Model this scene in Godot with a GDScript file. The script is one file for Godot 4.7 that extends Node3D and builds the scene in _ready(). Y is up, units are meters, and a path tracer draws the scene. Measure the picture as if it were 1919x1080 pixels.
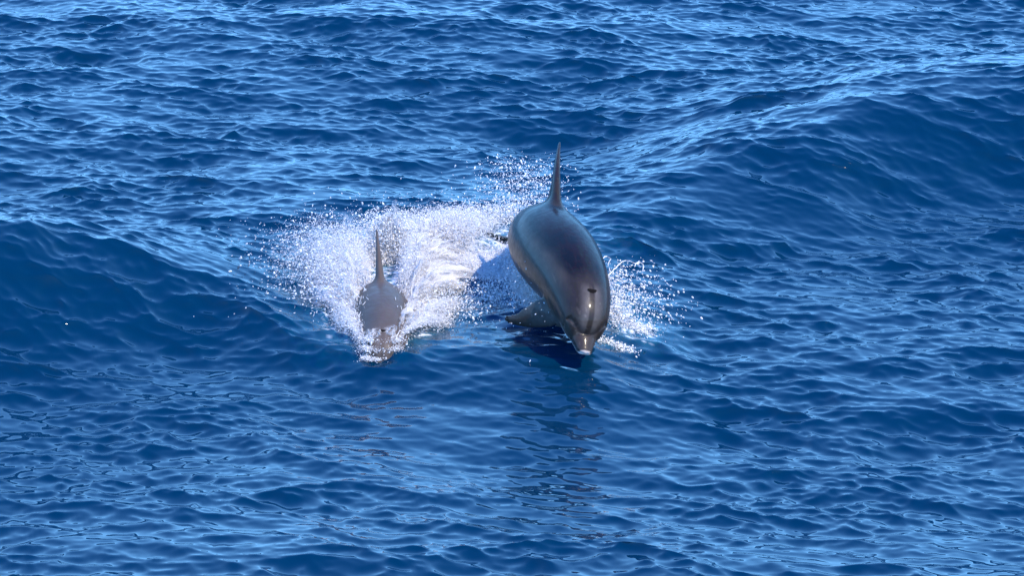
extends Node3D

const CAM_AT := Vector3(0, 6.2, 17.03)
const LOOK_DOWN := 20.0

# ---------------------------------------------------------------- naming
var taken := {}

func numbered(called: String) -> String:
	if not taken.has(called):
		taken[called] = 0
		return called
	taken[called] += 1
	return "%s_%03d" % [called, taken[called]]

func tag(o: Node, label: String, category: String, group := "", kind := "") -> void:
	if label != "":
		o.set_meta("label", label)
	if category != "":
		o.set_meta("category", category)
	if group != "":
		o.set_meta("group", group)
	if kind != "":
		o.set_meta("kind", kind)

func put(called: String, mesh: Mesh, m: Material, parent: Node = null) -> MeshInstance3D:
	var o := MeshInstance3D.new()
	o.name = numbered(called) if parent == null else called
	o.mesh = mesh
	o.material_override = m
	if parent == null:
		add_child(o, true)
	else:
		parent.add_child(o, true)
	return o

func hash01(n: int) -> float:
	var v := (n * 747796405 + 2891336453) & 0xFFFFFFFF
	v = (((v >> ((v >> 28) + 4)) ^ v) * 277803737) & 0xFFFFFFFF
	v = ((v >> 22) ^ v) & 0xFFFFFFFF
	return float(v) / 4294967296.0

# smooth curve through a table of points: [x0, y0, x1, y1, ...]
func curve(t: Array, x: float) -> float:
	var n := t.size() / 2
	if x <= t[0]:
		return t[1]
	if x >= t[2 * n - 2]:
		return t[2 * n - 1]
	var i := 0
	while x > t[2 * i + 2]:
		i += 1
	var x0: float = t[2 * i]
	var x1: float = t[2 * i + 2]
	var y0: float = t[2 * i + 1]
	var y1: float = t[2 * i + 3]
	var h := x1 - x0
	var d := (y1 - y0) / h
	var m0 := d
	var m1 := d
	if i > 0:
		var dp: float = (y0 - t[2 * i - 1]) / (x0 - t[2 * i - 2])
		m0 = 0.0 if dp * d <= 0.0 else 2.0 * dp * d / (dp + d)
	if i < n - 2:
		var dn: float = (t[2 * i + 5] - y1) / (t[2 * i + 4] - x1)
		m1 = 0.0 if dn * d <= 0.0 else 2.0 * dn * d / (dn + d)
	var u := (x - x0) / h
	return y0 * (1 + 2 * u) * (1 - u) * (1 - u) + h * m0 * u * (1 - u) * (1 - u) + y1 * u * u * (3 - 2 * u) + h * m1 * u * u * (u - 1)

# ---------------------------------------------------------------- the sea
# A wind sea summed by Fourier transform over one 10 x 14 m tile, laid over the ridges of the swell.
const NX := 512
const NZ := 1024
const LX := 10.0
const LZ := 14.0
const X0 := -5.0
const Z0 := -8.6

var row_re: Array = []
var row_im: Array = []
var fft_n := 0
var tw_c := PackedFloat32Array()
var tw_s := PackedFloat32Array()
var rev := PackedInt32Array()

func fft_setup(n: int) -> void:
	fft_n = n
	tw_c.resize(n / 2)
	tw_s.resize(n / 2)
	for i in n / 2:
		tw_c[i] = cos(TAU * i / n)
		tw_s[i] = sin(TAU * i / n)
	rev.resize(n)
	var bits := 0
	while (1 << bits) < n:
		bits += 1
	for i in n:
		var r := 0
		for b in bits:
			if i & (1 << b):
				r |= 1 << (bits - 1 - b)
		rev[i] = r

func fft_row(k: int) -> void:
	var a: PackedFloat32Array = row_re[k]
	var b: PackedFloat32Array = row_im[k]
	var n := fft_n
	var re := PackedFloat32Array()
	var im := PackedFloat32Array()
	re.resize(n)
	im.resize(n)
	for i in n:
		re[i] = a[rev[i]]
		im[i] = b[rev[i]]
	var half := 1
	while half < n:
		var step := n / (2 * half)
		for j in half:
			var c := tw_c[j * step]
			var s := tw_s[j * step]
			var p := j
			while p < n:
				var q := p + half
				var tr := re[q] * c - im[q] * s
				var ti := re[q] * s + im[q] * c
				re[q] = re[p] - tr
				im[q] = im[p] - ti
				re[p] += tr
				im[p] += ti
				p += 2 * half
		half *= 2
	row_re[k] = re
	row_im[k] = im

func in_parallel(job: Callable, count: int) -> void:
	var id := WorkerThreadPool.add_group_task(job, count)
	WorkerThreadPool.wait_for_group_task_completion(id)

var turn_re: Array = []
var turn_im: Array = []

func turn_row(k: int) -> void:
	var n := row_re.size()
	var re := PackedFloat32Array()
	var im := PackedFloat32Array()
	re.resize(n)
	im.resize(n)
	for i in n:
		re[i] = row_re[i][k]
		im[i] = row_im[i][k]
	turn_re[k] = re
	turn_im[k] = im

func fft2() -> void:      # rows of NX, NZ of them
	fft_setup(NX)
	in_parallel(fft_row, NZ)
	turn_re.resize(NX)
	turn_im.resize(NX)
	in_parallel(turn_row, NX)
	row_re = turn_re
	row_im = turn_im
	turn_re = []
	turn_im = []
	fft_setup(NZ)
	in_parallel(fft_row, NX)
	# now row_re[x][z]

const WIND := Vector2(-0.24, 0.97)     # the chop runs towards the camera, a little to the left

func spectrum(kx: float, kz: float) -> float:
	var k2 := kx * kx + kz * kz
	if k2 < 0.01:
		return 0.0
	var k := sqrt(k2)
	var lam := TAU / k
	if lam < 0.03:
		return 0.0
	# slope variance per octave: a low chop, and above all ripples of a hand's width
	var e := 0.024 * smoothstep(2.2, 0.6, lam) + 0.034 * smoothstep(0.5, 0.26, lam) + 0.024 * smoothstep(0.22, 0.11, lam)
	e *= smoothstep(0.035, 0.08, lam)
	var c := (kx * WIND.x + kz * WIND.y) / k
	var spread := lerpf(0.22, 0.26, smoothstep(0.5, 0.06, lam))
	var dir := (1.3 * c * c * c * c * c * c) * (1.0 - spread) + spread * 0.45
	return e * dir / (k2 * k2)

var wave_h: Array = []      # [x][z]
var wave_dx: Array = []
var wave_dz: Array = []

func make_waves() -> void:
	var rng := RandomNumberGenerator.new()
	rng.seed = 71
	var dkx := TAU / LX
	var dkz := TAU / LZ
	var are: Array = []
	var aim: Array = []
	for j in NZ:
		var re := PackedFloat32Array()
		var im := PackedFloat32Array()
		re.resize(NX)
		im.resize(NX)
		are.append(re)
		aim.append(im)
	var norm := sqrt(dkx * dkz / TAU)
	for j in range(-NZ / 2 + 1, NZ / 2):
		for i in range(0, NX / 2):
			if i == 0 and j <= 0:
				continue
			var s := spectrum(i * dkx, j * dkz)
			if s <= 0.0:
				continue
			var a := sqrt(s * 0.5) * norm
			var gr := a * sqrt(-2.0 * log(maxf(1e-9, rng.randf()))) * 1.0
			var ph := TAU * rng.randf()
			var jj := (j + NZ) % NZ
			are[jj][i] = gr * cos(ph)
			aim[jj][i] = gr * sin(ph)
			var mj := (NZ - jj) % NZ
			var mi := (NX - i) % NX
			are[mj][mi] = gr * cos(ph)
			aim[mj][mi] = -gr * sin(ph)
	# first pass: height and sideways shift together
	row_re = []
	row_im = []
	for j in NZ:
		var re := PackedFloat32Array()
		var im := PackedFloat32Array()
		re.resize(NX)
		im.resize(NX)
		var kz := dkz * (j if j < NZ / 2 else j - NZ)
		var sre: PackedFloat32Array = are[j]
		var sim: PackedFloat32Array = aim[j]
		for i in NX:
			var kx := dkx * (i if i < NX / 2 else i - NX)
			var k := sqrt(kx * kx + kz * kz) + 1e-6
			# D = i k/|k| A  ->  packed H + i D
			var q := kx / k
			var dre := -sim[i] * q
			var dim := sre[i] * q
			re[i] = sre[i] - dim
			im[i] = sim[i] + dre
		row_re.append(re)
		row_im.append(im)
	fft2()
	wave_h = row_re
	wave_dx = row_im
	row_re = []
	row_im = []
	for j in NZ:
		var re := PackedFloat32Array()
		var im := PackedFloat32Array()
		re.resize(NX)
		im.resize(NX)
		var kz := dkz * (j if j < NZ / 2 else j - NZ)
		var sre: PackedFloat32Array = are[j]
		var sim: PackedFloat32Array = aim[j]
		for i in NX:
			var kx := dkx * (i if i < NX / 2 else i - NX)
			var k := sqrt(kx * kx + kz * kz) + 1e-6
			var q := kz / k
			re[i] = -sim[i] * q
			im[i] = sre[i] * q
		row_re.append(re)
		row_im.append(im)
	fft2()
	wave_dz = row_re
	row_re = []
	row_im = []

# ridges of the swell: crest line z(x), height, width of the front and of the back
var ridge_far_z := [-6.0, -0.9, -2.5, -1.5, -1.2, -1.5, -0.4, -1.35, 0.5, -1.3, 1.0, -1.75, 1.45, -2.15, 1.95, -2.35, 2.4, -2.7, 3.4, -3.1, 6.0, -3.4]
var ridge_far_a := [-6.0, 0.0, -2.5, 0.03, -1.2, 0.12, 0.3, 0.10, 0.9, 0.19, 1.4, 0.3, 2.4, 0.40, 3.5, 0.42, 6.0, 0.3]
var ridge_near_z := [-6.0, 0.9, -3.0, 0.35, -1.9, 0.25, -0.8, 0.9, 0.3, 1.15, 1.0, 0.9]
var ridge_near_a := [-6.0, 0.3, -3.2, 0.62, -2.4, 0.48, -1.5, 0.22, -0.8, 0.1, 0.3, 0.1, 1.1, 0.0]

func bump(t: float, back: float, front: float) -> float:
	var q := t / (front if t > 0.0 else back)
	return exp(-q * q)

func swell(x: float, z: float) -> float:
	return swell_at(z, curve(ridge_far_z, x), curve(ridge_far_a, x), curve(ridge_near_z, x), curve(ridge_near_a, x), x)

func swell_at(z: float, fz: float, fa: float, nz: float, na: float, x: float) -> float:
	var h := fa * bump(z - fz, 1.5, 0.92) - 0.25 * fa * bump(z - fz - 1.9, 1.0, 1.4)
	h += na * bump(z - nz, 0.9, 0.78) - 0.2 * na * bump(z - nz - 2.3, 0.9, 1.5)
	h += 0.36 * bump(z - 5.7, 2.3, 2.6)
	h += 0.05 * sin(0.9 * z + 0.5 * x + 0.6) + 0.04 * sin(1.3 * z - 0.7 * x + 2.0)
	return h

var grid_x := PackedFloat32Array()
var grid_z := PackedFloat32Array()
var col_pos: Array = []
var col_tint: Array = []
# stretches where the water is full of air: x, z to x, z, reach, strength
const FROTH := [[-0.72, 0.95, -0.78, -0.6, 0.30, 1.0], [-0.5, -0.5, 0.1, -0.45, 0.36, 1.0], [0.05, -0.4, 0.15, 0.6, 0.16, 0.9], [0.5, 0.5, 0.72, 0.95, 0.16, 0.8], [0.52, 1.15, 0.64, 1.21, 0.035, 0.6]]
var col_cells := PackedInt32Array()
var row_cells := PackedInt32Array()
var row_fade := PackedFloat32Array()
var col_fade := PackedFloat32Array()

# the steep face just before the dolphins is drawn out smooth
func calm(x: float, z: float) -> float:
	var p := (x + 0.1) / 0.9
	var q := (z - 2.1) / 1.15
	return 0.6 * exp(-p * p * p * p - q * q)

# gusts: patches of stronger and weaker chop
func ruffle(x: float, z: float) -> float:
	var p := (x - 2.3) / 1.3
	var q := (z + 1.5) / 0.8
	return (1.0 - calm(x, z)) * (1.0 - 0.38 * exp(-p * p - q * q)) * (1.0 + 1.0 * gate_noise.get_noise_2d(x * 11.0 + 40.0, z * 16.0))

func sea_column(i: int) -> void:
	var x := grid_x[i]
	var fz := curve(ridge_far_z, x)
	var fa := curve(ridge_far_a, x)
	var nz := curve(ridge_near_z, x)
	var na := curve(ridge_near_a, x)
	var ci := col_cells[i]
	var h: PackedFloat32Array = wave_h[ci]
	var dx: PackedFloat32Array = wave_dx[ci]
	var dz: PackedFloat32Array = wave_dz[ci]
	var out := PackedVector3Array()
	out.resize(grid_z.size())
	for j in grid_z.size():
		var c := row_cells[j]
		var f := col_fade[i] * row_fade[j]
		var z := grid_z[j]
		f *= ruffle(x, z)
		out[j] = Vector3(x + CHOP * f * dx[c], f * h[c] + swell_at(z, fz, fa, nz, na, x) * col_fade[i] * row_fade[j], z + CHOP * f * dz[c])
	col_pos[i] = out
	var tint := PackedColorArray()
	tint.resize(grid_z.size())
	for j in grid_z.size():
		tint[j] = Color(0.0014, 0.0162, 0.040)
		var z := grid_z[j]
		if absf(x) < 2.0 and absf(z) < 2.6:
			var p := Vector2(x, z)
			var most := 0.0
			for f in FROTH:
				var q := Geometry2D.get_closest_point_to_segment(p, Vector2(f[0], f[1]), Vector2(f[2], f[3]))
				var d := p.distance_to(q) / float(f[4])
				most = maxf(most, exp(-d * d) * f[5])
			if most > 0.02:
				var n := gate_noise.get_noise_2d(x * 160.0, z * 110.0)
				var lace := 1.0 - absf(gate_noise.get_noise_2d(x * 320.0 + 50.0, z * 230.0)) * 3.0
				var c: Color = tint[j].lerp(Color(0.04, 0.17, 0.26), clampf(most * (0.7 + n), 0.0, 1.0))
				tint[j] = c.lerp(Color(0.62, 0.66, 0.70), smoothstep(0.75, 1.0, lace + most * 0.75 - 0.5 + 0.6 * n) * smoothstep(0.1, 0.5, most))
	col_tint[i] = tint

const CHOP := 1.1

func axis_of(n: int, step: float, from: float, cells: PackedInt32Array, fade: PackedFloat32Array, far: float) -> PackedFloat32Array:
	var lo := PackedFloat32Array()
	var d := step
	var p := from
	while p > -far:
		d *= 1.055
		p -= d
		lo.append(p)
	lo.reverse()
	var out := PackedFloat32Array()
	out.append_array(lo)
	for i in n:
		out.append(from + i * step)
	d = step
	p = from + (n - 1) * step
	while p < far:
		d *= 1.055
		p += d
		out.append(p)
	for v in out:
		var k := floori((v - from) / step + 0.5)
		cells.append(((k % n) + n) % n)
		var past := maxf(maxf(from - v, v - (from + (n - 1) * step)), 0.0)
		fade.append(1.0 / (1.0 + past * past * 0.02))
	return out

func make_sea(m: Material) -> void:
	make_waves()
	grid_x = axis_of(NX, LX / NX, X0, col_cells, col_fade, 4000.0)
	grid_z = axis_of(NZ, LZ / NZ, Z0, row_cells, row_fade, 4000.0)
	var nx := grid_x.size()
	var nz := grid_z.size()
	col_pos.resize(nx)
	col_tint.resize(nx)
	in_parallel(sea_column, nx)
	col_nrm.resize(nx)
	in_parallel(sea_normals, nx)
	var pos := PackedVector3Array()
	var nrm := PackedVector3Array()
	var tints := PackedColorArray()
	for i in nx:
		tints.append_array(col_tint[i])
		pos.append_array(col_pos[i])
		nrm.append_array(col_nrm[i])
	var idx := PackedInt32Array()
	idx.resize((nx - 1) * (nz - 1) * 6)
	var w := 0
	for i in nx - 1:
		for j in nz - 1:
			var a := i * nz + j
			var b := a + nz
			idx[w] = a
			idx[w + 1] = b
			idx[w + 2] = b + 1
			idx[w + 3] = a
			idx[w + 4] = b + 1
			idx[w + 5] = a + 1
			w += 6
	var arr := []
	arr.resize(Mesh.ARRAY_MAX)
	arr[Mesh.ARRAY_VERTEX] = pos
	arr[Mesh.ARRAY_NORMAL] = nrm
	arr[Mesh.ARRAY_COLOR] = tints
	arr[Mesh.ARRAY_INDEX] = idx
	var me := ArrayMesh.new()
	me.add_surface_from_arrays(Mesh.PRIMITIVE_TRIANGLES, arr)
	var o := put("sea", me, m)
	tag(o, "deep blue open sea, choppy with ripples and rolling swell", "sea", "", "structure")

var col_nrm: Array = []

func sea_normals(i: int) -> void:
	var nx := grid_x.size()
	var nz := grid_z.size()
	var l: PackedVector3Array = col_pos[maxi(i - 1, 0)]
	var r: PackedVector3Array = col_pos[mini(i + 1, nx - 1)]
	var c: PackedVector3Array = col_pos[i]
	var out := PackedVector3Array()
	out.resize(nz)
	for j in nz:
		var ax := r[j] - l[j]
		var az := c[mini(j + 1, nz - 1)] - c[maxi(j - 1, 0)]
		out[j] = az.cross(ax).normalized()
	col_nrm[i] = out

# height of the water's surface (chop included, sideways shift left out)
func water(x: float, z: float) -> float:
	var ci := posmod(floori((x - X0) / LX * NX + 0.5), NX)
	var cj := posmod(floori((z - Z0) / LZ * NZ + 0.5), NZ)
	return wave_h[ci][cj] * ruffle(x, z) + swell(x, z)

# ---------------------------------------------------------------- dolphins
# Straight resting shape: s runs from the tip of the beak (0) to the notch of the flukes (2.6 m), x to the side, y up. It is meshed as one surface and bent afterwards.
var d_top := [0.0, -0.052, 0.012, -0.034, 0.04, -0.026, 0.09, -0.014, 0.132, -0.004, 0.148, 0.012, 0.165, 0.045, 0.19, 0.078, 0.225, 0.104, 0.28, 0.126, 0.36, 0.146, 0.5, 0.172, 0.7, 0.206, 0.95, 0.232, 1.2, 0.238, 1.45, 0.215, 1.7, 0.175, 1.95, 0.13, 2.2, 0.09, 2.4, 0.052, 2.52, 0.026, 2.6, 0.01]
var d_bot := [0.0, -0.058, 0.012, -0.078, 0.04, -0.09, 0.09, -0.1, 0.14, -0.11, 0.2, -0.127, 0.28, -0.148, 0.38, -0.175, 0.5, -0.2, 0.7, -0.235, 0.95, -0.255, 1.2, -0.245, 1.45, -0.215, 1.7, -0.17, 1.95, -0.12, 2.2, -0.08, 2.4, -0.046, 2.52, -0.024, 2.6, -0.01]
var d_half := [0.0, 0.003, 0.008, 0.026, 0.03, 0.040, 0.07, 0.049, 0.11, 0.060, 0.14, 0.070, 0.165, 0.097, 0.2, 0.119, 0.25, 0.138, 0.33, 0.156, 0.45, 0.178, 0.6, 0.198, 0.8, 0.218, 1.0, 0.228, 1.2, 0.222, 1.45, 0.195, 1.7, 0.158, 1.95, 0.104, 2.2, 0.058, 2.4, 0.032, 2.52, 0.02, 2.6, 0.006]
var g_x := PackedFloat32Array()
var g_y := PackedFloat32Array()
var g_s := PackedFloat32Array()
var field: Array = []

const FIN_TOP := 0.535
const FLIP_ROOT := Vector3(0.140, -0.165, 0.45)
var flip_out := Vector3(0.70, -0.48, 0.52).normalized()
var flip_chord := Vector3.ZERO
var flip_thick := Vector3.ZERO

func oval(p: float, q: float, a: float, b: float) -> float:
	# close to the distance from an ellipse
	var u := p / a
	var v := q / b
	var r := sqrt(u * u + v * v)
	if r < 1e-5:
		return -minf(a, b)
	var g := sqrt(u * u / (a * a) + v * v / (b * b))
	return r * (r - 1.0) / g

func blend(a: float, b: float, k: float) -> float:
	var h := maxf(k - absf(a - b), 0.0) / k
	return minf(a, b) - h * h * k * 0.25

func fin_lead(t: float) -> float:
	return 1.10 + 0.40 * pow(t, 0.85) + 0.10 * t * t * t

func fin_trail(t: float) -> float:
	return 1.47 - 0.05 * sin(PI * minf(t * 1.1, 1.0)) + 0.165 * pow(t, 1.7)

func field_slice(k: int) -> void:
	var s := g_s[k]
	var sc := clampf(s, 0.0, 2.6)
	var top := curve(d_top, sc)
	var bot := curve(d_bot, sc)
	var hw := curve(d_half, sc)
	var yc := (top + bot) * 0.5
	var hh := (top - bot) * 0.5
	var over := s - sc
	var nx := g_x.size()
	var ny := g_y.size()
	var out := PackedFloat32Array()
	out.resize(nx * ny)
	var fin := s > 1.0 and s < 1.75
	var flip := s > 0.3 and s < 1.0
	var fluke := s > 2.2
	var mouth := s < 0.34
	var crease := s > 0.08 and s < 0.22
	var mouth_y := -0.058 - 0.10 * s + 0.5 * maxf(s - 0.20, 0.0) * (s - 0.20) * 2.0
	# melon: the crease bows forward in the middle, its top is full
	for j in ny:
		var y := g_y[j]
		for i in nx:
			var x := g_x[i]
			var yy := y - yc
			var f := oval(x, yy, hw, hh)
			if over != 0.0:
				f = sqrt(maxf(f, 0.0) * maxf(f, 0.0) + over * over)
			if f < 0.04:
				if mouth and absf(y - mouth_y) < 0.02 and x > 0.004:
					var q := (y - mouth_y) / 0.0055
					f += 0.0075 * exp(-q * q) * smoothstep(0.34, 0.27, s)
					if y < mouth_y:
						f -= 0.007 * smoothstep(0.025, 0.004, mouth_y - y) * smoothstep(0.34, 0.22, s)
				if crease and y > -0.05:
					var cs := (s - 0.142 - 6.0 * x * x) / 0.011
					f += 0.011 * exp(-cs * cs)
			if fin and y > 0.1 and x < 0.12:
				var t := clampf((y - 0.18) / (FIN_TOP - 0.18), -0.15, 1.0)
				var tt := maxf(t, 0.0)
				var l := fin_lead(tt)
				var r := fin_trail(tt)
				var a := maxf((r - l) * 0.5, 0.012)
				var b := 0.006 + 0.031 * pow(1.0 - tt, 0.9)
				# blunt in front, thin behind
				var u := s - (l + r) * 0.5
				b *= clampf(1.0 - 0.35 * u / a, 0.5, 1.4)
				var g := oval(x, u, b, a)
				if y > FIN_TOP:
					g = sqrt(maxf(g, 0.0) * maxf(g, 0.0) + (y - FIN_TOP) * (y - FIN_TOP))
				f = blend(f, g, 0.06)
			if flip and x > 0.05 and y < 0.1:
				var p := Vector3(x, y, s) - FLIP_ROOT
				var w := p.dot(flip_out)
				if w > -0.12:
					var t2 := clampf(w / 0.35, 0.0, 1.0)
					var l2 := -0.085 + 0.18 * pow(t2, 1.6)
					var r2 := 0.07 + 0.03 * sin(PI * minf(t2 * 1.4, 1.0)) + 0.075 * t2 * t2
					var a2 := maxf((r2 - l2) * 0.5, 0.008)
					var b2 := 0.006 + 0.022 * (1.0 - t2)
					var g2 := oval(p.dot(flip_thick), p.dot(flip_chord) - (l2 + r2) * 0.5, b2, a2)
					var past := maxf(w - 0.35, 0.0)
					if past > 0.0:
						g2 = sqrt(maxf(g2, 0.0) * maxf(g2, 0.0) + past * past)
					f = blend(f, g2, 0.05)
			if fluke and absf(y) < 0.12:
				var t3 := clampf(x / 0.34, 0.0, 1.0)
				var l3 := 2.34 + 0.24 * pow(t3, 1.15)
				var r3 := 2.585 + 0.03 * sin(PI * minf(t3 * 1.6, 1.0)) + 0.035 * t3 * t3
				var a3 := maxf((r3 - l3) * 0.5, 0.01)
				var b3 := 0.005 + 0.016 * (1.0 - t3)
				var g3 := oval(y, s - (l3 + r3) * 0.5, b3, a3)
				if x > 0.34:
					g3 = sqrt(maxf(g3, 0.0) * maxf(g3, 0.0) + (x - 0.34) * (x - 0.34))
				f = blend(f, g3, 0.035)
			out[j * nx + i] = f
	field[k] = out

func grade(a: float, b: float, small: float, large: float, edge: float) -> PackedFloat32Array:
	var out := PackedFloat32Array()
	var p := a
	while p < b:
		out.append(p)
		p += lerpf(small, large, smoothstep(edge, edge + 0.12, absf(p)))
	out.append(p)
	return out

var skin_v := PackedVector3Array()       # resting shape (x, y, s)
var skin_i := PackedInt32Array()

func mesh_dolphin() -> void:
	flip_chord = (Vector3(0.05, 0.62, 0.78) - flip_out * Vector3(0.05, 0.62, 0.78).dot(flip_out)).normalized()
	flip_thick = flip_out.cross(flip_chord).normalized()
	# x starts half a cell left of the middle, so that both halves share the middle vertices
	g_x = PackedFloat32Array()
	var p := -0.0025
	while p < 0.56:
		g_x.append(p)
		p += lerpf(0.005, 0.011, smoothstep(0.12, 0.22, p))
	g_y = PackedFloat32Array()
	p = -0.42
	while p < 0.58:
		g_y.append(p)
		p += lerpf(0.005, 0.011, smoothstep(0.05, 0.17, absf(p + 0.02)))
	g_s = PackedFloat32Array()
	p = -0.015
	while p < 2.68:
		g_s.append(p)
		p += lerpf(0.0045, 0.010, smoothstep(0.3, 0.5, p))
	var nx := g_x.size()
	var ny := g_y.size()
	var ns := g_s.size()
	field.resize(ns)
	in_parallel(field_slice, ns)
	# surface nets on the half x > 0, mirrored
	var prev := PackedInt32Array()
	var cell_ids: Array = []
	skin_v = PackedVector3Array()
	skin_i = PackedInt32Array()
	for k in ns - 1:
		var f0: PackedFloat32Array = field[k]
		var f1: PackedFloat32Array = field[k + 1]
		var ids := PackedInt32Array()
		ids.resize((nx - 1) * (ny - 1))
		ids.fill(-1)
		for j in ny - 1:
			var o := j * nx
			for i in nx - 1:
				var a := f0[o + i]
				if absf(a) > 0.05:
					continue
				var c := [a, f0[o + i + 1], f0[o + nx + i], f0[o + nx + i + 1], f1[o + i], f1[o + i + 1], f1[o + nx + i], f1[o + nx + i + 1]]
				var inside := 0
				for v in c:
					inside += 1 if v < 0.0 else 0
				if inside == 0 or inside == 8:
					continue
				var sum := Vector3.ZERO
				var n := 0
				for e in EDGES:
					var va: float = c[e[0]]
					var vb: float = c[e[1]]
					if (va < 0.0) != (vb < 0.0):
						var t := va / (va - vb)
						var pa := Vector3(e[0] & 1, (e[0] >> 1) & 1, e[0] >> 2)
						var pb := Vector3(e[1] & 1, (e[1] >> 1) & 1, e[1] >> 2)
						sum += pa.lerp(pb, t)
						n += 1
				sum /= n
				ids[j * (nx - 1) + i] = skin_v.size()
				var vx := lerpf(g_x[i], g_x[i + 1], sum.x)
				if i == 0:
					vx = 0.0
				skin_v.append(Vector3(vx, lerpf(g_y[j], g_y[j + 1], sum.y), lerpf(g_s[k], g_s[k + 1], sum.z)))
		cell_ids.append(ids)
		# quads round the edges that the surface crosses
		for j in range(1, ny - 1):
			for i in range(0, nx - 1):
				var q := j * nx + i
				var a := f0[q]
				if absf(a) > 0.05:
					continue
				var m := nx - 1
				if k > 0:
					var b := f0[q + 1]
					if (a < 0.0) != (b < 0.0) and i > 0:        # edge along x at slice k
						quad(cell_ids[k - 1][(j - 1) * m + i], cell_ids[k - 1][j * m + i], ids[j * m + i], ids[(j - 1) * m + i], a < 0.0)
					if i > 0:
						b = f0[q + nx]
						if (a < 0.0) != (b < 0.0):              # edge along y
							quad(cell_ids[k - 1][j * m + i - 1], ids[j * m + i - 1], ids[j * m + i], cell_ids[k - 1][j * m + i], a < 0.0)
				if i > 0:
					var b2 := f1[q]
					if (a < 0.0) != (b2 < 0.0):                 # edge along s
						quad(ids[(j - 1) * m + i - 1], ids[(j - 1) * m + i], ids[j * m + i], ids[j * m + i - 1], a < 0.0)
	# the other half
	var half := skin_v.size()
	var twin := PackedInt32Array()
	twin.resize(half)
	for v in half:
		if skin_v[v].x == 0.0:
			twin[v] = v
		else:
			twin[v] = skin_v.size()
			skin_v.append(Vector3(-skin_v[v].x, skin_v[v].y, skin_v[v].z))
	var count := skin_i.size()
	for t in range(0, count, 3):
		skin_i.append(twin[skin_i[t]])
		skin_i.append(twin[skin_i[t + 2]])
		skin_i.append(twin[skin_i[t + 1]])
	field = []

const EDGES := [[0, 1], [2, 3], [4, 5], [6, 7], [0, 2], [1, 3], [4, 6], [5, 7], [0, 4], [1, 5], [2, 6], [3, 7]]

func quad(a: int, b: int, c: int, d: int, flip: bool) -> void:
	if a < 0 or b < 0 or c < 0 or d < 0:
		return
	if flip:
		skin_i.append_array([a, b, c, a, c, d])
	else:
		skin_i.append_array([a, c, b, a, d, c])

# bends a resting point: pitch and sideways turn along the spine; the head looks along +z
class Pose:
	var at: Array = []
	var pit: Array = []
	var yaw: Array = []
	var step := 0.02
	var size := 1.0
	var fin := 1.0
	var fold_right := 0.0
	var fold_left := 0.0

func pose_of(pitch: Array, yaw: Array, size: float, fin: float) -> Pose:
	var o := Pose.new()
	o.size = size
	o.fin = fin
	# integrate from the tip backwards
	var p := Vector3.ZERO
	var n := 140
	for k in n:
		var s := k * o.step
		var a := deg_to_rad(curve(pitch, s))
		var b := deg_to_rad(curve(yaw, s))
		o.at.append(p)
		o.pit.append(a)
		o.yaw.append(b)
		var fw := Vector3(sin(b) * cos(a), -sin(a), cos(b) * cos(a))
		p -= fw * o.step
	return o

func bent(o: Pose, v: Vector3) -> Vector3:
	var s := v.z
	if s < 0.15:
		s = 0.15 - (0.15 - s) * 0.74      # a short stout beak
	var k := clampf(s / o.step, 0.0, 138.0)
	var i := int(k)
	var u := k - i
	var c: Vector3 = o.at[i].lerp(o.at[i + 1], u)
	var a := lerpf(o.pit[i], o.pit[i + 1], u)
	var b := lerpf(o.yaw[i], o.yaw[i + 1], u)
	var fw := Vector3(sin(b) * cos(a), -sin(a), cos(b) * cos(a))
	var side := Vector3(cos(b), 0, -sin(b))
	var up := fw.cross(side)
	if s < 0.0:
		c += fw * (-s)
	var y := v.y
	if y > 0.24 and s > 1.0:
		y = 0.24 + (y - 0.24) * o.fin
	var x := v.x * (1.0 + 0.10 * smoothstep(0.17, 0.10, v.z))
	var f := o.fold_right if x > 0.0 else o.fold_left
	if f != 0.0 and s > 0.35 and s < 1.0 and absf(x) > 0.1:
		var top := curve(d_top, s)
		var bot := curve(d_bot, s)
		var w := Vector2(x / curve(d_half, s), (2.0 * y - top - bot) / (top - bot)).length() - 1.0
		var t := deg_to_rad(f) * smoothstep(0.04, 0.4, w)
		var dx := absf(x) - FLIP_ROOT.x
		var dy := y - FLIP_ROOT.y
		x = signf(x) * (FLIP_ROOT.x + dx * cos(t) + dy * sin(t))
		y = FLIP_ROOT.y - dx * sin(t) + dy * cos(t)
	return (c + side * x + up * y) * o.size

var skin_noise := FastNoiseLite.new()

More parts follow.
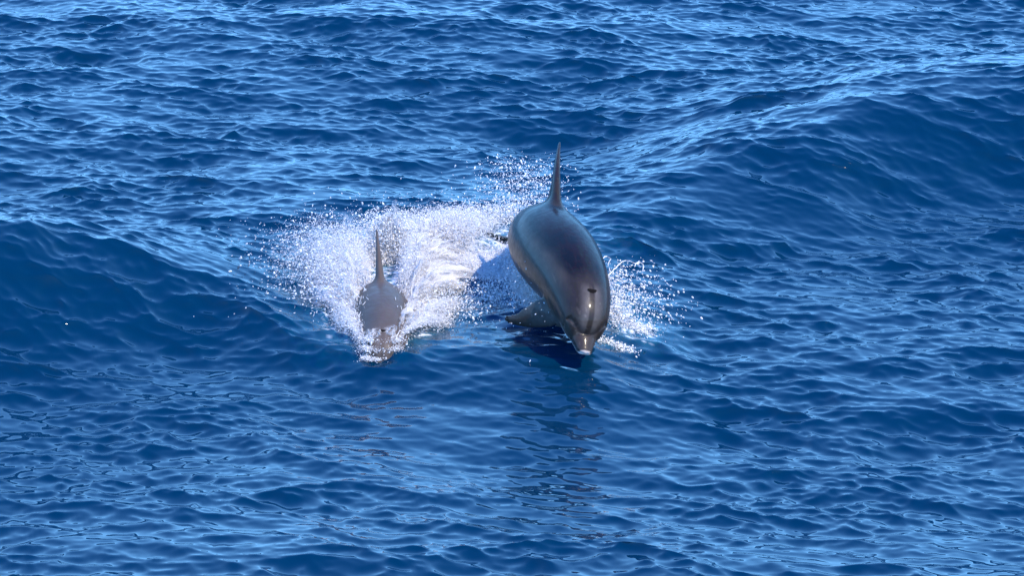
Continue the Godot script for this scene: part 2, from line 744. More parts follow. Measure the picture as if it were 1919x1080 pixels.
func skin_color(v: Vector3, pale: float) -> Color:
	var s := v.z
	var x := absf(v.x)
	var top := curve(d_top, s)
	var bot := curve(d_bot, s)
	var h := clampf((v.y - bot) / maxf(top - bot, 0.01), 0.0, 1.4)
	var n := skin_noise.get_noise_3d(v.x * 9, v.y * 9, s * 5)
	var n2 := skin_noise.get_noise_3d(v.x * 40 + 7, v.y * 40, s * 26)
	var cape := Color(0.0085, 0.0075, 0.0072)
	var flank := Color(0.039, 0.031, 0.025)
	var belly := Color(0.06, 0.054, 0.05)
	var edge := 0.80 + 0.06 * sin(s * 5.0) + 0.05 * n
	var c := flank.lerp(cape, smoothstep(edge - 0.08, edge + 0.07, h))
	c = c.lerp(belly, smoothstep(0.26, 0.10, h + 0.04 * n) * smoothstep(2.1, 1.7, s))
	# fins are dark
	if h > 1.02 and s > 1.0:
		c = cape.lerp(flank, 0.35)
	if s < 1.1:
		c = c.lerp(Color(0.034, 0.027, 0.022), smoothstep(0.20, 0.30, x))
	if s > 2.25:
		c = Color(0.022, 0.026, 0.020)
	# head: darker middle band from the blowhole to the crease, paler either side of it
	if s < 0.5 and s > 0.13:
		var f := smoothstep(0.13, 0.16, s) * smoothstep(0.5, 0.36, s) * smoothstep(0.45, 0.75, h)
		var band := smoothstep(0.010, 0.022, x) * smoothstep(0.085, 0.03, x) * smoothstep(0.40, 0.33, s)
		c = c.lerp(Color(0.025, 0.0205, 0.018), f)
		c = c.lerp(Color(0.075, 0.067, 0.064), f * band * 0.8)
		# dark patch round the eye
		var e := Vector2((s - 0.33) / 0.07, (v.y + 0.035) / 0.03).length()
		if x > 0.08:
			c = c.lerp(Color(0.022, 0.020, 0.022), smoothstep(1.2, 0.5, e) * 0.8)
	# beak: grey above, paler lower jaw with a white tip, dark line of the mouth
	if s < 0.34:
		var my := -0.058 - 0.10 * s + 0.5 * maxf(s - 0.20, 0.0) * (s - 0.20) * 2.0
		var low := smoothstep(0.0, 0.012, my - v.y)
		if s < 0.15:
			c = c.lerp(Color(0.034, 0.027, 0.024), smoothstep(0.15, 0.12, s))
		c = c.lerp(Color(0.24, 0.20, 0.185), low * smoothstep(0.34, 0.2, s))
		c = c.lerp(Color(0.62, 0.50, 0.44), smoothstep(0.022, 0.008, s + 0.25 * maxf(v.y + 0.058, 0.0)))
		var line := exp(-pow((v.y - my) / 0.0045, 2.0)) * smoothstep(0.33, 0.27, s) * smoothstep(0.016, 0.03, s)
		c = c.lerp(Color(0.012, 0.010, 0.011), line * 0.9)
	if s > 0.12 and s < 0.18 and v.y > -0.04:
		var cs := (s - 0.142 - 6.0 * x * x) / 0.008
		c = c.lerp(Color(0.014, 0.012, 0.013), 0.75 * exp(-cs * cs))
	var rake := skin_noise.get_noise_3d(v.x * 60 + 3 + v.y * 20, v.y * 60, s * 4.0)
	c = c * (1.0 + 0.38 * n + 0.22 * n2 + 0.55 * smoothstep(0.28, 0.5, rake))
	if pale > 0.0:
		c = c.lerp(Color(0.112, 0.090, 0.078), pale)
		c = c * (1.0 + 0.3 * pale * n)
	c.a = 1.0
	return c

func crown(x: float, s: float) -> float:
	var top := curve(d_top, s)
	var bot := curve(d_bot, s)
	var u := x / curve(d_half, s)
	return (top + bot) * 0.5 + (top - bot) * 0.5 * sqrt(maxf(0.0, 1.0 - u * u))

func dolphin(called: String, o: Pose, m: Material, pale: float, label: String, at: Vector3, roll: float, turn: float) -> Node3D:
	var root := Node3D.new()
	root.name = numbered(called)
	add_child(root, true)
	tag(root, label, "dolphin", "dolphins leaping in the sea")
	root.position = at
	root.rotation_degrees = Vector3(0, turn, roll)
	var n := skin_v.size()
	var pos := PackedVector3Array()
	var col := PackedColorArray()
	var nrm := PackedVector3Array()
	pos.resize(n)
	col.resize(n)
	nrm.resize(n)
	for v in n:
		pos[v] = bent(o, skin_v[v])
		col[v] = skin_color(skin_v[v], pale)
	for t in range(0, skin_i.size(), 3):
		var a := skin_i[t]
		var b := skin_i[t + 1]
		var c := skin_i[t + 2]
		var f := (pos[c] - pos[a]).cross(pos[b] - pos[a])
		nrm[a] += f
		nrm[b] += f
		nrm[c] += f
	for v in n:
		nrm[v] = nrm[v].normalized()
	for pass_ in 2:
		var soft := nrm.duplicate()
		for t in range(0, skin_i.size(), 3):
			var a := skin_i[t]
			var b := skin_i[t + 1]
			var c := skin_i[t + 2]
			var f := nrm[a] + nrm[b] + nrm[c]
			soft[a] += f * 0.2
			soft[b] += f * 0.2
			soft[c] += f * 0.2
		for v in n:
			nrm[v] = soft[v].normalized()
	var arr := []
	arr.resize(Mesh.ARRAY_MAX)
	arr[Mesh.ARRAY_VERTEX] = pos
	arr[Mesh.ARRAY_NORMAL] = nrm
	arr[Mesh.ARRAY_COLOR] = col
	arr[Mesh.ARRAY_INDEX] = skin_i
	var me := ArrayMesh.new()
	me.add_surface_from_arrays(Mesh.PRIMITIVE_TRIANGLES, arr)
	put("body", me, m, root)
	# blowhole: a dark crescent let into the top of the head
	var st := SurfaceTool.new()
	st.begin(Mesh.PRIMITIVE_TRIANGLES)
	var bs := 0.335
	var rim: Array = []
	for k in 13:
		var u := (k - 6) / 6.0
		for r in 2:
			var x := 0.029 * u
			var w := 0.0095 * sqrt(maxf(1.0 - u * u, 0.0)) + 0.001
			var s := bs + 0.007 * u * u + (w if r == 0 else -w * 0.8)
			rim.append(bent(o, Vector3(x, crown(x, s) + 0.005, s)))
	for k in 12:
		var a: Vector3 = rim[2 * k]
		var b: Vector3 = rim[2 * k + 1]
		var c: Vector3 = rim[2 * k + 2]
		var d: Vector3 = rim[2 * k + 3]
		for p in [a, c, b, b, c, d]:
			st.add_vertex(p)
	st.generate_normals()
	var dark := StandardMaterial3D.new()
	dark.resource_name = "blowhole_dark"
	dark.albedo_color = Color(0.008, 0.007, 0.007).linear_to_srgb()
	dark.roughness = 0.9
	dark.metallic_specular = 0.05
	dark.cull_mode = BaseMaterial3D.CULL_DISABLED
	put("blowhole", st.commit(), dark, root)
	var eye := SphereMesh.new()
	eye.radius = 0.011 * o.size
	eye.height = 0.022 * o.size
	eye.radial_segments = 16
	eye.rings = 8
	var em := StandardMaterial3D.new()
	em.resource_name = "eye_dark"
	em.albedo_color = Color(0.012, 0.01, 0.009).linear_to_srgb()
	em.roughness = 0.08
	for side in [-1, 1]:
		var q := put("eye", eye, em, root)
		q.position = bent(o, Vector3(side * 0.136, -0.035, 0.34))
	return root

# where the sight line through a point of a 1919 x 1080 view of this camera is at a given height
func nose_at(px: float, py: float, height: float) -> Vector3:
	var a := deg_to_rad(LOOK_DOWN)
	var r := Vector3(0, -sin(a), -cos(a)) + Vector3.RIGHT * (px - 959.5) / 5808.0 + Vector3(0, cos(a), -sin(a)) * (540.0 - py) / 5808.0
	return CAM_AT + r * ((height - CAM_AT.y) / r.y)

# ---------------------------------------------------------------- splashes
# Every drop is thrown from a stretch of the waterline and followed along its fall.
var gate_noise := FastNoiseLite.new()
var drop_mesh: Mesh
var drop_material: StandardMaterial3D

func spray(called: String, label: String, seed_: int, sources: Array, group := "", sheets: Array = []) -> void:
	var rng := RandomNumberGenerator.new()
	rng.seed = seed_
	var where: Array[Transform3D] = []
	for e in sources:
		var a: Vector3 = e.a
		var b: Vector3 = e.b
		var v0: Vector3 = e.v0
		var v1: Vector3 = e.v1
		var gate: float = e.get("gate", -2.0)
		var gs: Vector3 = e.get("gs", Vector3(3, 3, 3))
		var wide: float = e.get("wide", 0.03)
		var size: float = e.get("r", 0.0024)
		var spread: float = e.get("spread", 0.45)
		var t0: float = e.get("t0", 0.0)
		var t1: float = e.t1
		var bias: float = e.get("bias", 1.0)
		var off := rng.randf() * 100.0
		var left: int = e.n
		var tries := left * 6
		while left > 0 and tries > 0:
			tries -= 1
			var u := rng.randf()
			var p := rng.randf()
			var q := rng.randf()
			var w := rng.randf()
			var t := t0 + (t1 - t0) * pow(rng.randf(), bias)
			if gate > -1.5:
				var g := gate_noise.get_noise_3d(u * 30.0 * gs.x + off, (p + q) * 12.0 * gs.y, t * 60.0 * gs.z)
				g += 0.6 * gate_noise.get_noise_3d(u * 90.0 * gs.x + off, (q - w) * 30.0 * gs.y, t * 150.0 * gs.z)
				if g < gate + 0.25 * rng.randfn():
					continue
			var base := a.lerp(b, u) + Vector3(rng.randfn(), 0, rng.randfn()) * wide
			if not e.has("free"):
				base.y += water(base.x, base.z)
			var lean: float = e.get("lean", 0.0)
			var v := Vector3(lerpf(v0.x, v1.x, p), lerpf(v0.y, v1.y, q) * (1.0 - lean * p), lerpf(v0.z, v1.z, w))
			var at := base + v * t + Vector3(0, -4.9 * t * t, 0)
			if at.y < water(at.x, at.z) - 0.004:
				continue
			left -= 1
			v.y -= 9.8 * t
			var stretch: float = e.get("long", 0.0)
			var r := size * exp(spread * rng.randfn())
			r = minf(r, 0.0058)
			var along := (v + Vector3(rng.randfn(), rng.randfn(), rng.randfn()) * 0.5).normalized()
			var side := along.cross(Vector3(0.31, 0.2, 0.93)).normalized()
			var long := 1.0 + rng.randf() * rng.randf() * (3.2 if r < 0.003 else 2.0) + stretch * (0.4 + rng.randf())
			where.append(Transform3D(Basis(side * r, along * r * long, side.cross(along) * r * (0.7 + 0.3 * rng.randf())), at))
	var mm := MultiMesh.new()
	mm.transform_format = MultiMesh.TRANSFORM_3D
	mm.mesh = drop_mesh
	mm.instance_count = where.size()
	for i in where.size():
		mm.set_instance_transform(i, where[i])
	var root := Node3D.new()
	root.name = numbered(called)
	add_child(root, true)
	tag(root, label, "splash", group, "stuff")
	var o := MultiMeshInstance3D.new()
	o.name = "drops"
	o.multimesh = mm
	o.material_override = drop_material
	o.set_meta("kind", "stuff")
	root.add_child(o, true)
	if sheets.size() > 0:
		var film := put("sheet", sheets_of_water(sheets, seed_), sheet_material, root)
		film.set_meta("kind", "stuff")

# thin torn sheets of white water: the same throw as the drops', drawn as a surface that thins out into holes and streaks
var sheet_material: StandardMaterial3D

func sheets_of_water(sheets: Array, seed_: int) -> ArrayMesh:
	var pos := PackedVector3Array()
	var col := PackedColorArray()
	var idx := PackedInt32Array()
	var layer := seed_ * 17
	for e in sheets:
		var a: Vector3 = e.a
		var b: Vector3 = e.b
		for l in int(e.layers):
			layer += 1
			var w := hash01(layer * 3 + 1)
			var from: Vector3 = e.v0.lerp(e.v1, w) + Vector3(hash01(layer * 5) - 0.5, hash01(layer * 7) - 0.5, hash01(layer * 11) - 0.5) * 0.25
			var nu := 110
			var nt := 64
			var first := pos.size()
			var off := layer * 37.0
			for i in nu + 1:
				var u := float(i) / nu
				var reach: float = e.t1 * (0.62 + 0.38 * hash01(layer)) * (1.0 + 0.6 * gate_noise.get_noise_2d(u * 70.0, off) + 0.35 * gate_noise.get_noise_2d(u * 260.0, off + 9.0))
				var base := a.lerp(b, u)
				if not e.has("free"):
					base.y += water(base.x, base.z)
				for j in nt + 1:
					var q := float(j) / nt
					var t := reach * q
					var v := from * (1.0 + 0.5 * gate_noise.get_noise_2d(u * 40.0, off + 30.0))
					var p := base + v * t + Vector3(0, -4.9 * t * t, 0)
					var shake := 0.012 + 0.05 * q
					p += Vector3(gate_noise.get_noise_3d(u * 90.0, q * 50.0, off), 0.7 * gate_noise.get_noise_3d(u * 90.0, q * 50.0, off + 50.0), gate_noise.get_noise_3d(u * 90.0, q * 50.0, off + 90.0)) * shake * 1.1
					p += Vector3(gate_noise.get_noise_3d(u * 380.0, q * 150.0, off), gate_noise.get_noise_3d(u * 380.0, q * 150.0, off + 50.0), 0) * 0.012
					pos.append(p)
					var streak := gate_noise.get_noise_3d(u * 420.0, q * 60.0, off + 7.0)
					var patch := gate_noise.get_noise_3d(u * 70.0, q * 45.0, off + 21.0)
					var lace := gate_noise.get_noise_3d(u * 520.0, q * 360.0, off + 33.0)
					var alpha := 0.62 + 1.1 * streak + 1.2 * patch + 0.7 * lace - 0.55 * q * q
					alpha = clampf(alpha * float(e.alpha), 0.0, 0.95) * smoothstep(1.0, 0.75, q) * smoothstep(0.0, 0.08, u) * smoothstep(1.0, 0.92, u)
					col.append(Color(0.64, 0.64, 0.65, alpha))
			for i in nu:
				for j in nt:
					var k := first + i * (nt + 1) + j
					var m := k + nt + 1
					if col[k].a + col[k + 1].a + col[m].a + col[m + 1].a > 0.03:
						idx.append_array([k, m, m + 1, k, m + 1, k + 1])
	var nrm := PackedVector3Array()
	nrm.resize(pos.size())
	for t in range(0, idx.size(), 3):
		var f := (pos[idx[t + 2]] - pos[idx[t]]).cross(pos[idx[t + 1]] - pos[idx[t]])
		for c in 3:
			nrm[idx[t + c]] += f
	for k in nrm.size():
		nrm[k] = nrm[k].normalized() if nrm[k].length_squared() > 0.0 else Vector3.UP
	var arr := []
	arr.resize(Mesh.ARRAY_MAX)
	arr[Mesh.ARRAY_VERTEX] = pos
	arr[Mesh.ARRAY_NORMAL] = nrm
	arr[Mesh.ARRAY_COLOR] = col
	arr[Mesh.ARRAY_INDEX] = idx
	var me := ArrayMesh.new()
	me.add_surface_from_arrays(Mesh.PRIMITIVE_TRIANGLES, arr)
	return me

# a thread of thrown water: a thin tube through points [view x, view y, height, radius in mm]
func thread_of_water(st: SurfaceTool, points: Array) -> void:
	var at: Array = []
	for p in points:
		at.append(nose_at(p[0], p[1], p[2]))
	var rings: Array = []
	var n := (points.size() - 1) * 5
	for k in n + 1:
		var u := k / 5.0
		var i := mini(int(u), points.size() - 2)
		u -= i
		var c: Vector3 = at[i].cubic_interpolate(at[i + 1], at[maxi(i - 1, 0)], at[mini(i + 2, at.size() - 1)], u)
		var rr := lerpf(points[i][3], points[i + 1][3], u) * 0.001 * (0.75 + 0.6 * hash01(k * 7 + points.size()))
		if k == 0 or k == n:
			rr *= 0.3
		c += Vector3(hash01(k), hash01(k + 40), hash01(k + 90)) * 0.006
		var ring: Array = []
		for a in 6:
			ring.append(c + Vector3(0, cos(TAU * a / 6.0), sin(TAU * a / 6.0)).rotated(Vector3(0, 0, 1), 0.6) * rr)
		rings.append(ring)
	for k in n:
		for a in 6:
			var b := (a + 1) % 6
			for v in [rings[k][a], rings[k + 1][a], rings[k][b], rings[k][b], rings[k + 1][a], rings[k + 1][b]]:
				st.add_vertex(v)

# ---------------------------------------------------------------- the setting
func _ready() -> void:
	var cam := Camera3D.new()
	cam.name = "camera"
	cam.position = CAM_AT
	cam.rotation_degrees = Vector3(-LOOK_DOWN, 0, 0)
	cam.fov = rad_to_deg(2.0 * atan(540.0 / 5808.0))
	cam.near = 0.5
	cam.far = 9000.0
	add_child(cam)
	cam.current = true

	var env := Environment.new()
	env.background_mode = Environment.BG_SKY
	var sky := Sky.new()
	var sm := ProceduralSkyMaterial.new()
	sm.sky_top_color = Color(0.07, 0.325, 0.73)
	sm.sky_horizon_color = Color(0.475, 0.75, 1.0)
	sm.sky_curve = 0.5
	sm.energy_multiplier = 2.55
	sm.ground_bottom_color = Color(0.02, 0.10, 0.28)
	sm.ground_horizon_color = Color(0.30, 0.48, 0.70)
	sm.sun_angle_max = 8.0
	sky.sky_material = sm
	env.sky = sky
	env.tonemap_mode = Environment.TONE_MAPPER_LINEAR
	env.tonemap_exposure = 1.5
	env.sdfgi_enabled = true
	env.ssao_enabled = true
	env.ssil_enabled = true
	var we := WorldEnvironment.new()
	we.name = "world_environment"
	we.environment = env
	add_child(we)

	var sun := DirectionalLight3D.new()
	sun.name = "sun"
	sun.light_energy = 1.6
	sun.light_color = Color(1.0, 0.94, 0.84)
	sun.light_angular_distance = 0.5
	sun.shadow_enabled = true
	add_child(sun)
	sun.look_at_from_position(Vector3(0.50, 0.85, 0.38) * 50.0, Vector3.ZERO, Vector3.UP)

	gate_noise.seed = 12
	gate_noise.frequency = 0.06
	var t0 := Time.get_ticks_msec()
	var wm := StandardMaterial3D.new()
	wm.resource_name = "sea_water"
	wm.vertex_color_use_as_albedo = true
	wm.roughness = 0.035
	wm.metallic_specular = 0.36
	make_sea(wm)
	print("sea ", Time.get_ticks_msec() - t0)

	skin_noise.seed = 8
	skin_noise.frequency = 0.6
	mesh_dolphin()
	print("dolphin mesh ", Time.get_ticks_msec() - t0, " ", skin_v.size())
	var skin := StandardMaterial3D.new()
	skin.resource_name = "wet_dolphin_skin"
	skin.vertex_color_use_as_albedo = true
	skin.roughness = 0.8
	var wet := FastNoiseLite.new()
	wet.seed = 5
	wet.frequency = 0.012
	wet.fractal_octaves = 4
	var wet_look := NoiseTexture2D.new()
	wet_look.width = 512
	wet_look.height = 512
	wet_look.seamless = true
	wet_look.noise = wet
	var ramp := Gradient.new()
	ramp.set_color(0, Color(0.36, 0.36, 0.36))
	ramp.set_color(1, Color(0.62, 0.62, 0.62))
	wet_look.color_ramp = ramp
	skin.roughness_texture = wet_look
	var pores := NoiseTexture2D.new()
	pores.width = 512
	pores.height = 512
	pores.seamless = true
	pores.as_normal_map = true
	pores.bump_strength = 4.0
	pores.noise = wet
	skin.normal_enabled = true
	skin.normal_texture = pores
	skin.normal_scale = 0.4
	skin.uv1_triplanar = true
	skin.uv1_scale = Vector3(3, 3, 3)
	skin.metallic_specular = 0.2
	skin.clearcoat_enabled = true
	skin.clearcoat = 0.2
	skin.clearcoat_roughness = 0.1
	var big := pose_of([0.0, 31.0, 0.3, 24.0, 0.6, 5.0, 0.9, -3.0, 1.3, -11.0, 1.6, -18.0, 2.0, -25.0, 2.6, -17.0], [0.0, 12.0, 0.5, 14.0, 1.0, 15.0, 1.3, 9.0, 1.7, 0.0, 2.6, -5.0], 0.94, 1.2)
	big.fold_right = 55.0
	big.fold_left = 30.0
	dolphin("large_dolphin", big, skin, 0.0, "large dark grey dolphin in mid leap, clear of the water, beak pointing down", nose_at(1103, 663, 0.22), -15.0, 0.0)
	var small := pose_of([0.0, 10.0, 0.3, 4.0, 0.6, -2.0, 1.0, -6.0, 1.5, -14.0, 2.6, -30.0], [0.0, 0.0, 0.5, 2.0, 1.2, 5.0, 2.6, 6.0], 0.74, 1.22)
	var dull := skin.duplicate() as StandardMaterial3D
	dull.resource_name = "wet_young_skin"
	dull.clearcoat_enabled = false
	dull.metallic_specular = 0.2
	dolphin("small_dolphin", small, dull, 0.55, "small brownish dolphin cutting through white splash, half under water", nose_at(716, 694, 0.085), 0.0, 0.0)
	print("dolphins ", Time.get_ticks_msec() - t0)

	var ball := SphereMesh.new()
	ball.radius = 1.0
	ball.height = 2.0
	ball.radial_segments = 8
	ball.rings = 4
	drop_mesh = ball
	drop_material = StandardMaterial3D.new()
	drop_material.resource_name = "white_water"
	drop_material.albedo_color = Color(0.68, 0.68, 0.685).linear_to_srgb()
	drop_material.roughness = 0.2
	drop_material.backlight_enabled = true
	drop_material.backlight = Color(0.8, 0.8, 0.8)
	sheet_material = StandardMaterial3D.new()
	sheet_material.resource_name = "thin_white_water"
	sheet_material.vertex_color_use_as_albedo = true
	sheet_material.transparency = BaseMaterial3D.TRANSPARENCY_ALPHA
	sheet_material.cull_mode = BaseMaterial3D.CULL_DISABLED
	sheet_material.roughness = 0.55
	sheet_material.metallic_specular = 0.25
	sheet_material.backlight_enabled = true
	sheet_material.backlight = Color(0.6, 0.6, 0.6)
	var round_them := "white splashes round the dolphins"
	spray("water_splash", "white fan of splash thrown out left of the small dolphin", 3, [
		{"a": Vector3(-0.79, 0, 1.22), "b": Vector3(-0.86, 0, 0.5), "v0": Vector3(-0.55, 0.3, -1.7), "v1": Vector3(0.05, 1.3, -0.6), "t1": 0.30, "bias": 1.3, "n": 68208, "r": 0.00075, "spread": 0.6, "gate": 0.12},
		{"a": Vector3(-0.84, 0, 0.65), "b": Vector3(-0.86, 0, -0.20), "v0": Vector3(-1.5, 0.8, -1.6), "v1": Vector3(-0.1, 2.2, -0.4), "t1": 0.42, "n": 87696, "r": 0.0007, "spread": 0.6, "gate": 0.22},
		{"a": Vector3(-0.80, 0, 1.15), "b": Vector3(-0.86, 0, 0.0), "v0": Vector3(-1.0, 0.6, -1.8), "v1": Vector3(-0.1, 2.0, -0.5), "t1": 0.32, "n": 2500, "r": 0.0009, "long": 9.0, "gate": 0.12},
		{"a": Vector3(-0.86, 0, 0.9), "b": Vector3(-0.92, 0, -0.3), "v0": Vector3(-2.2, 0.5, -1.5), "v1": Vector3(-0.4, 2.3, 0.2), "t0": 0.1, "t1": 0.46, "n": 2200, "r": 0.0019, "spread": 0.6, "gate": 0.15},
		{"a": Vector3(-0.77, 0, 1.36), "b": Vector3(-0.84, 0, 0.9), "v0": Vector3(-1.0, 0.9, -1.7), "v1": Vector3(-0.8, 1.2, -1.4), "t1": 0.22, "wide": 0.012, "n": 9240, "r": 0.0009, "spread": 0.6, "gate": 0.0},
	], round_them, [
		{"a": Vector3(-0.78, 0, 1.34), "b": Vector3(-0.86, 0, 0.4), "v0": Vector3(-0.5, 0.6, -1.7), "v1": Vector3(-0.05, 1.4, -1.0), "t1": 0.30, "layers": 4, "alpha": 0.48},
		{"a": Vector3(-0.82, 0, 0.9), "b": Vector3(-0.86, 0, -0.15), "v0": Vector3(-1.3, 0.9, -1.4), "v1": Vector3(-0.3, 2.0, -0.8), "t1": 0.40, "layers": 5, "alpha": 0.40},
	])
	spray("water_splash", "broad white splash between the small dolphin and the large dolphin", 4, [
		{"a": Vector3(-0.65, 0, 1.22), "b": Vector3(-0.58, 0, 0.5), "v0": Vector3(-0.05, 0.3, -1.7), "v1": Vector3(0.55, 1.3, -0.6), "t1": 0.30, "bias": 1.3, "n": 63336, "r": 0.00075, "spread": 0.6, "gate": 0.12},
		{"a": Vector3(-0.60, 0, 0.5), "b": Vector3(-0.60, 0, -0.35), "v0": Vector3(-0.1, 0.6, -1.6), "v1": Vector3(1.5, 2.0, -0.4), "lean": 0.5, "t1": 0.40, "n": 116928, "r": 0.00075, "spread": 0.6, "gate": 0.14},
		{"a": Vector3(-0.65, 0, 1.15), "b": Vector3(-0.58, 0, -0.2), "v0": Vector3(0.1, 0.6, -1.8), "v1": Vector3(1.3, 1.9, -0.5), "lean": 0.45, "t1": 0.32, "n": 3000, "r": 0.0009, "long": 9.0, "gate": 0.12},
		{"a": Vector3(-0.50, 0, -0.70), "b": Vector3(-0.25, 0, -0.70), "v0": Vector3(-0.8, 0.2, -0.5), "v1": Vector3(0.3, 1.6, 0.7), "t1": 0.34, "wide": 0.10, "n": 77952, "r": 0.00075, "spread": 0.6, "gate": 0.14},
		{"a": Vector3(-0.34, 0, -0.28), "b": Vector3(0.0, 0, -0.05), "v0": Vector3(-0.5, 0.1, -0.3), "v1": Vector3(0.3, 0.75, 0.4), "t1": 0.16, "wide": 0.12, "n": 77952, "r": 0.00075, "spread": 0.6, "gate": 0.1},
		{"a": Vector3(-0.40, 0, -0.90), "b": Vector3(0.05, 0, -1.0), "v0": Vector3(-0.5, 0.4, -0.4), "v1": Vector3(0.4, 1.5, 0.3), "t1": 0.30, "wide": 0.08, "n": 6500, "r": 0.0012, "spread": 0.65, "gate": 0.2},
		{"a": Vector3(-0.45, 0, -0.75), "b": Vector3(-0.2, 0, -0.65), "v0": Vector3(-0.9, 0.4, -0.6), "v1": Vector3(0.5, 1.6, 0.7), "t1": 0.30, "wide": 0.12, "n": 1500, "r": 0.0009, "long": 9.0, "gate": 0.1},
		{"a": Vector3(0.0, 0, -0.35), "b": Vector3(0.12, 0, 0.6), "v0": Vector3(-0.45, 0.1, -0.5), "v1": Vector3(0.1, 1.2, 0.3), "t1": 0.2, "wide": 0.03, "n": 43848, "r": 0.00075, "spread": 0.6, "gate": 0.15},
		{"a": Vector3(-0.6, 0, 0.9), "b": Vector3(0.1, 0, 0.2), "v0": Vector3(-0.6, 0.2, -1.0), "v1": Vector3(1.2, 1.8, 0.6), "t1": 0.36, "wide": 0.1, "n": 3200, "r": 0.0017, "spread": 0.6, "gate": 0.15},
		{"a": Vector3(-0.67, 0, 1.36), "b": Vector3(-0.58, 0, 0.8), "v0": Vector3(1.05, 1.0, -1.8), "v1": Vector3(1.3, 1.25, -1.5), "t1": 0.26, "wide": 0.012, "n": 29232, "r": 0.00075, "spread": 0.6, "gate": 0.0},
	], round_them, [
		{"a": Vector3(-0.66, 0, 1.34), "b": Vector3(-0.58, 0, 0.4), "v0": Vector3(0.05, 0.6, -1.7), "v1": Vector3(0.55, 1.4, -1.0), "t1": 0.30, "layers": 4, "alpha": 0.48},
		{"a": Vector3(-0.60, 0, 0.6), "b": Vector3(-0.58, 0, -0.35), "v0": Vector3(0.2, 1.7, -1.3), "v1": Vector3(1.4, 1.0, -0.6), "t1": 0.38, "layers": 6, "alpha": 0.48},
		{"a": Vector3(-0.55, 0, -0.55), "b": Vector3(-0.32, 0, -0.5), "v0": Vector3(-0.3, 1.5, -0.3), "v1": Vector3(0.3, 0.9, 0.5), "t1": 0.26, "layers": 6, "alpha": 0.52},
		{"a": Vector3(0.02, 0, -0.35), "b": Vector3(0.14, 0, 0.6), "v0": Vector3(-0.5, 0.5, -0.3), "v1": Vector3(-0.1, 1.2, 0.1), "t1": 0.2, "layers": 3, "alpha": 0.48},
	])
	spray("water_splash", "upright white plume just behind the small dolphin's back fin", 5, [
		{"a": Vector3(-0.82, 0, -0.35), "b": Vector3(-0.66, 0, -0.35), "v0": Vector3(-0.35, 0.5, -0.4), "v1": Vector3(0.35, 2.4, 0.2), "t1": 0.42, "wide": 0.05, "n": 16000, "r": 0.0014, "spread": 0.65, "gate": 0.15},
	], round_them, [
		{"a": Vector3(-0.80, 0, -0.35), "b": Vector3(-0.66, 0, -0.35), "v0": Vector3(-0.2, 1.4, -0.2), "v1": Vector3(0.2, 2.2, 0.1), "t1": 0.36, "layers": 2, "alpha": 0.45},
	])
	spray("water_splash", "white water breaking over the small dolphin's beak", 6, [
		{"a": Vector3(-0.80, 0.18, 1.32), "b": Vector3(-0.62, 0.18, 1.32), "v0": Vector3(-0.6, 0.1, -0.5), "v1": Vector3(0.6, 0.6, 0.2), "t1": 0.09, "wide": 0.02, "n": 3500, "r": 0.0008, "spread": 0.6, "gate": 0.15, "free": 1},
		{"a": Vector3(-0.80, 0.15, 1.37), "b": Vector3(-0.62, 0.15, 1.37), "v0": Vector3(-0.6, 0.0, -0.8), "v1": Vector3(0.6, 0.6, 0.1), "t1": 0.10, "wide": 0.02, "n": 5500, "r": 0.0008, "spread": 0.6, "gate": 0.05, "free": 1},
		{"a": Vector3(-0.79, 0.10, 1.40), "b": Vector3(-0.63, 0.10, 1.40), "v0": Vector3(-0.4, 0.1, -0.8), "v1": Vector3(0.4, 0.6, 0.0), "t1": 0.10, "wide": 0.015, "n": 5000, "r": 0.0008, "spread": 0.6, "gate": 0.1, "free": 1},
		{"a": Vector3(-0.77, 0.17, 1.32), "b": Vector3(-0.65, 0.17, 1.32), "v0": Vector3(-0.5, 0.4, -1.8), "v1": Vector3(0.5, 1.0, -0.7), "t1": 0.06, "wide": 0.015, "n": 1000, "r": 0.0008, "long": 12.0, "free": 1},
	], round_them, [
		{"a": Vector3(-0.79, 0.17, 1.33), "b": Vector3(-0.64, 0.17, 1.33), "v0": Vector3(-0.1, 0.5, -1.2), "v1": Vector3(0.1, 0.9, -0.6), "t1": 0.10, "layers": 2, "alpha": 0.5, "free": 1},
	])
	spray("spray_of_drops", "fine sparse spray hanging left of the large dolphin's back fin", 7, [
		{"a": Vector3(-0.08, 0, -1.0), "b": Vector3(0.25, 0, -1.0), "v0": Vector3(-0.4, 1.0, -0.6), "v1": Vector3(0.25, 2.7, 0.0), "t0": 0.1, "t1": 0.45, "wide": 0.07, "n": 2400, "r": 0.0016, "spread": 0.6, "gate": 0.1},
	], round_them)
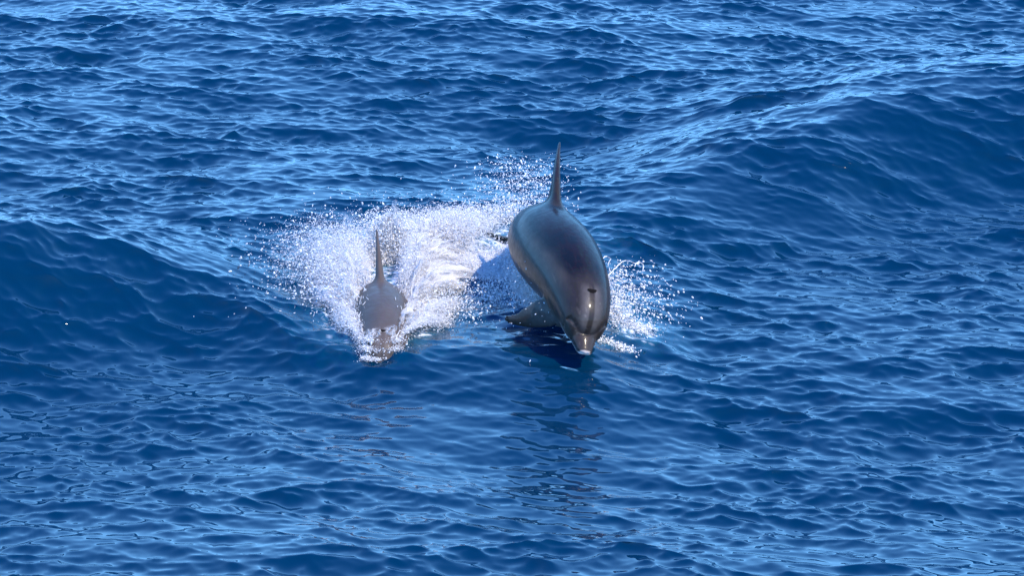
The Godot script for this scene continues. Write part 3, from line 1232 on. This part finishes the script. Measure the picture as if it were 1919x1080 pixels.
	spray("spray_of_drops", "scattered drops and flecks right of the large dolphin's head", 8, [
		{"a": Vector3(0.50, 0, 0.3), "b": Vector3(0.58, 0, 1.0), "v0": Vector3(-0.1, 0.2, -0.6), "v1": Vector3(1.4, 1.9, 0.3), "t1": 0.34, "wide": 0.05, "n": 2800, "r": 0.0018, "spread": 0.65, "gate": 0.1},
		{"a": Vector3(0.50, 0, 0.62), "b": Vector3(0.75, 0, 0.95), "v0": Vector3(-0.2, 0.05, -0.2), "v1": Vector3(0.4, 0.5, 0.2), "t1": 0.1, "wide": 0.03, "n": 2200, "r": 0.0014, "spread": 0.6, "gate": 0.3},
		{"a": Vector3(0.48, 0, 1.12), "b": Vector3(0.66, 0, 1.22), "v0": Vector3(-0.1, 0.05, -0.1), "v1": Vector3(0.2, 0.4, 0.1), "t1": 0.08, "wide": 0.02, "n": 700, "r": 0.0013, "spread": 0.7, "gate": 0.25},
	], round_them)
	spray("spray_of_drops", "loose drops flying high over the sea behind the small dolphin", 9, [
		{"a": Vector3(-1.1, 0, -0.3), "b": Vector3(0.0, 0, -0.6), "v0": Vector3(-0.8, 0.6, -1.2), "v1": Vector3(0.8, 2.7, 0.2), "t0": 0.05, "t1": 0.5, "wide": 0.12, "n": 1000, "r": 0.0019, "spread": 0.55},
	], round_them)
	spray("falling_drops", "drops shaken loose under the large dolphin's side and flipper", 10, [
		{"a": Vector3(0.05, 0.5, 0.9), "b": Vector3(0.20, 0.3, 1.35), "v0": Vector3(-0.7, -0.3, -0.5), "v1": Vector3(0.2, 0.9, 0.2), "t1": 0.3, "wide": 0.05, "n": 90, "r": 0.0016, "spread": 0.5, "free": 1},
	], round_them)
	var st := SurfaceTool.new()
	st.begin(Mesh.PRIMITIVE_TRIANGLES)
	thread_of_water(st, [[1128, 527, 0.30, 5.0], [1140, 516, 0.33, 4.0], [1153, 503, 0.36, 3.2], [1166, 491, 0.38, 3.0], [1178, 490, 0.385, 2.6], [1190, 495, 0.375, 3.4], [1199, 494, 0.37, 3.0], [1205, 500, 0.36, 4.2], [1203, 511, 0.34, 2.6]])
	thread_of_water(st, [[1188, 501, 0.365, 2.5], [1191, 495, 0.376, 3.0], [1198, 490, 0.38, 2.2]])
	thread_of_water(st, [[1126, 488, 0.36, 2.4], [1134, 482, 0.37, 3.0], [1143, 486, 0.365, 2.4], [1139, 497, 0.35, 3.2], [1143, 510, 0.34, 2.4]])
	st.generate_normals()
	var strand := put("water_strand", st.commit(), drop_material)
	tag(strand, "thin bent strand of water flung off the large dolphin's far shoulder", "water strand")
	print("splashes ", Time.get_ticks_msec() - t0)
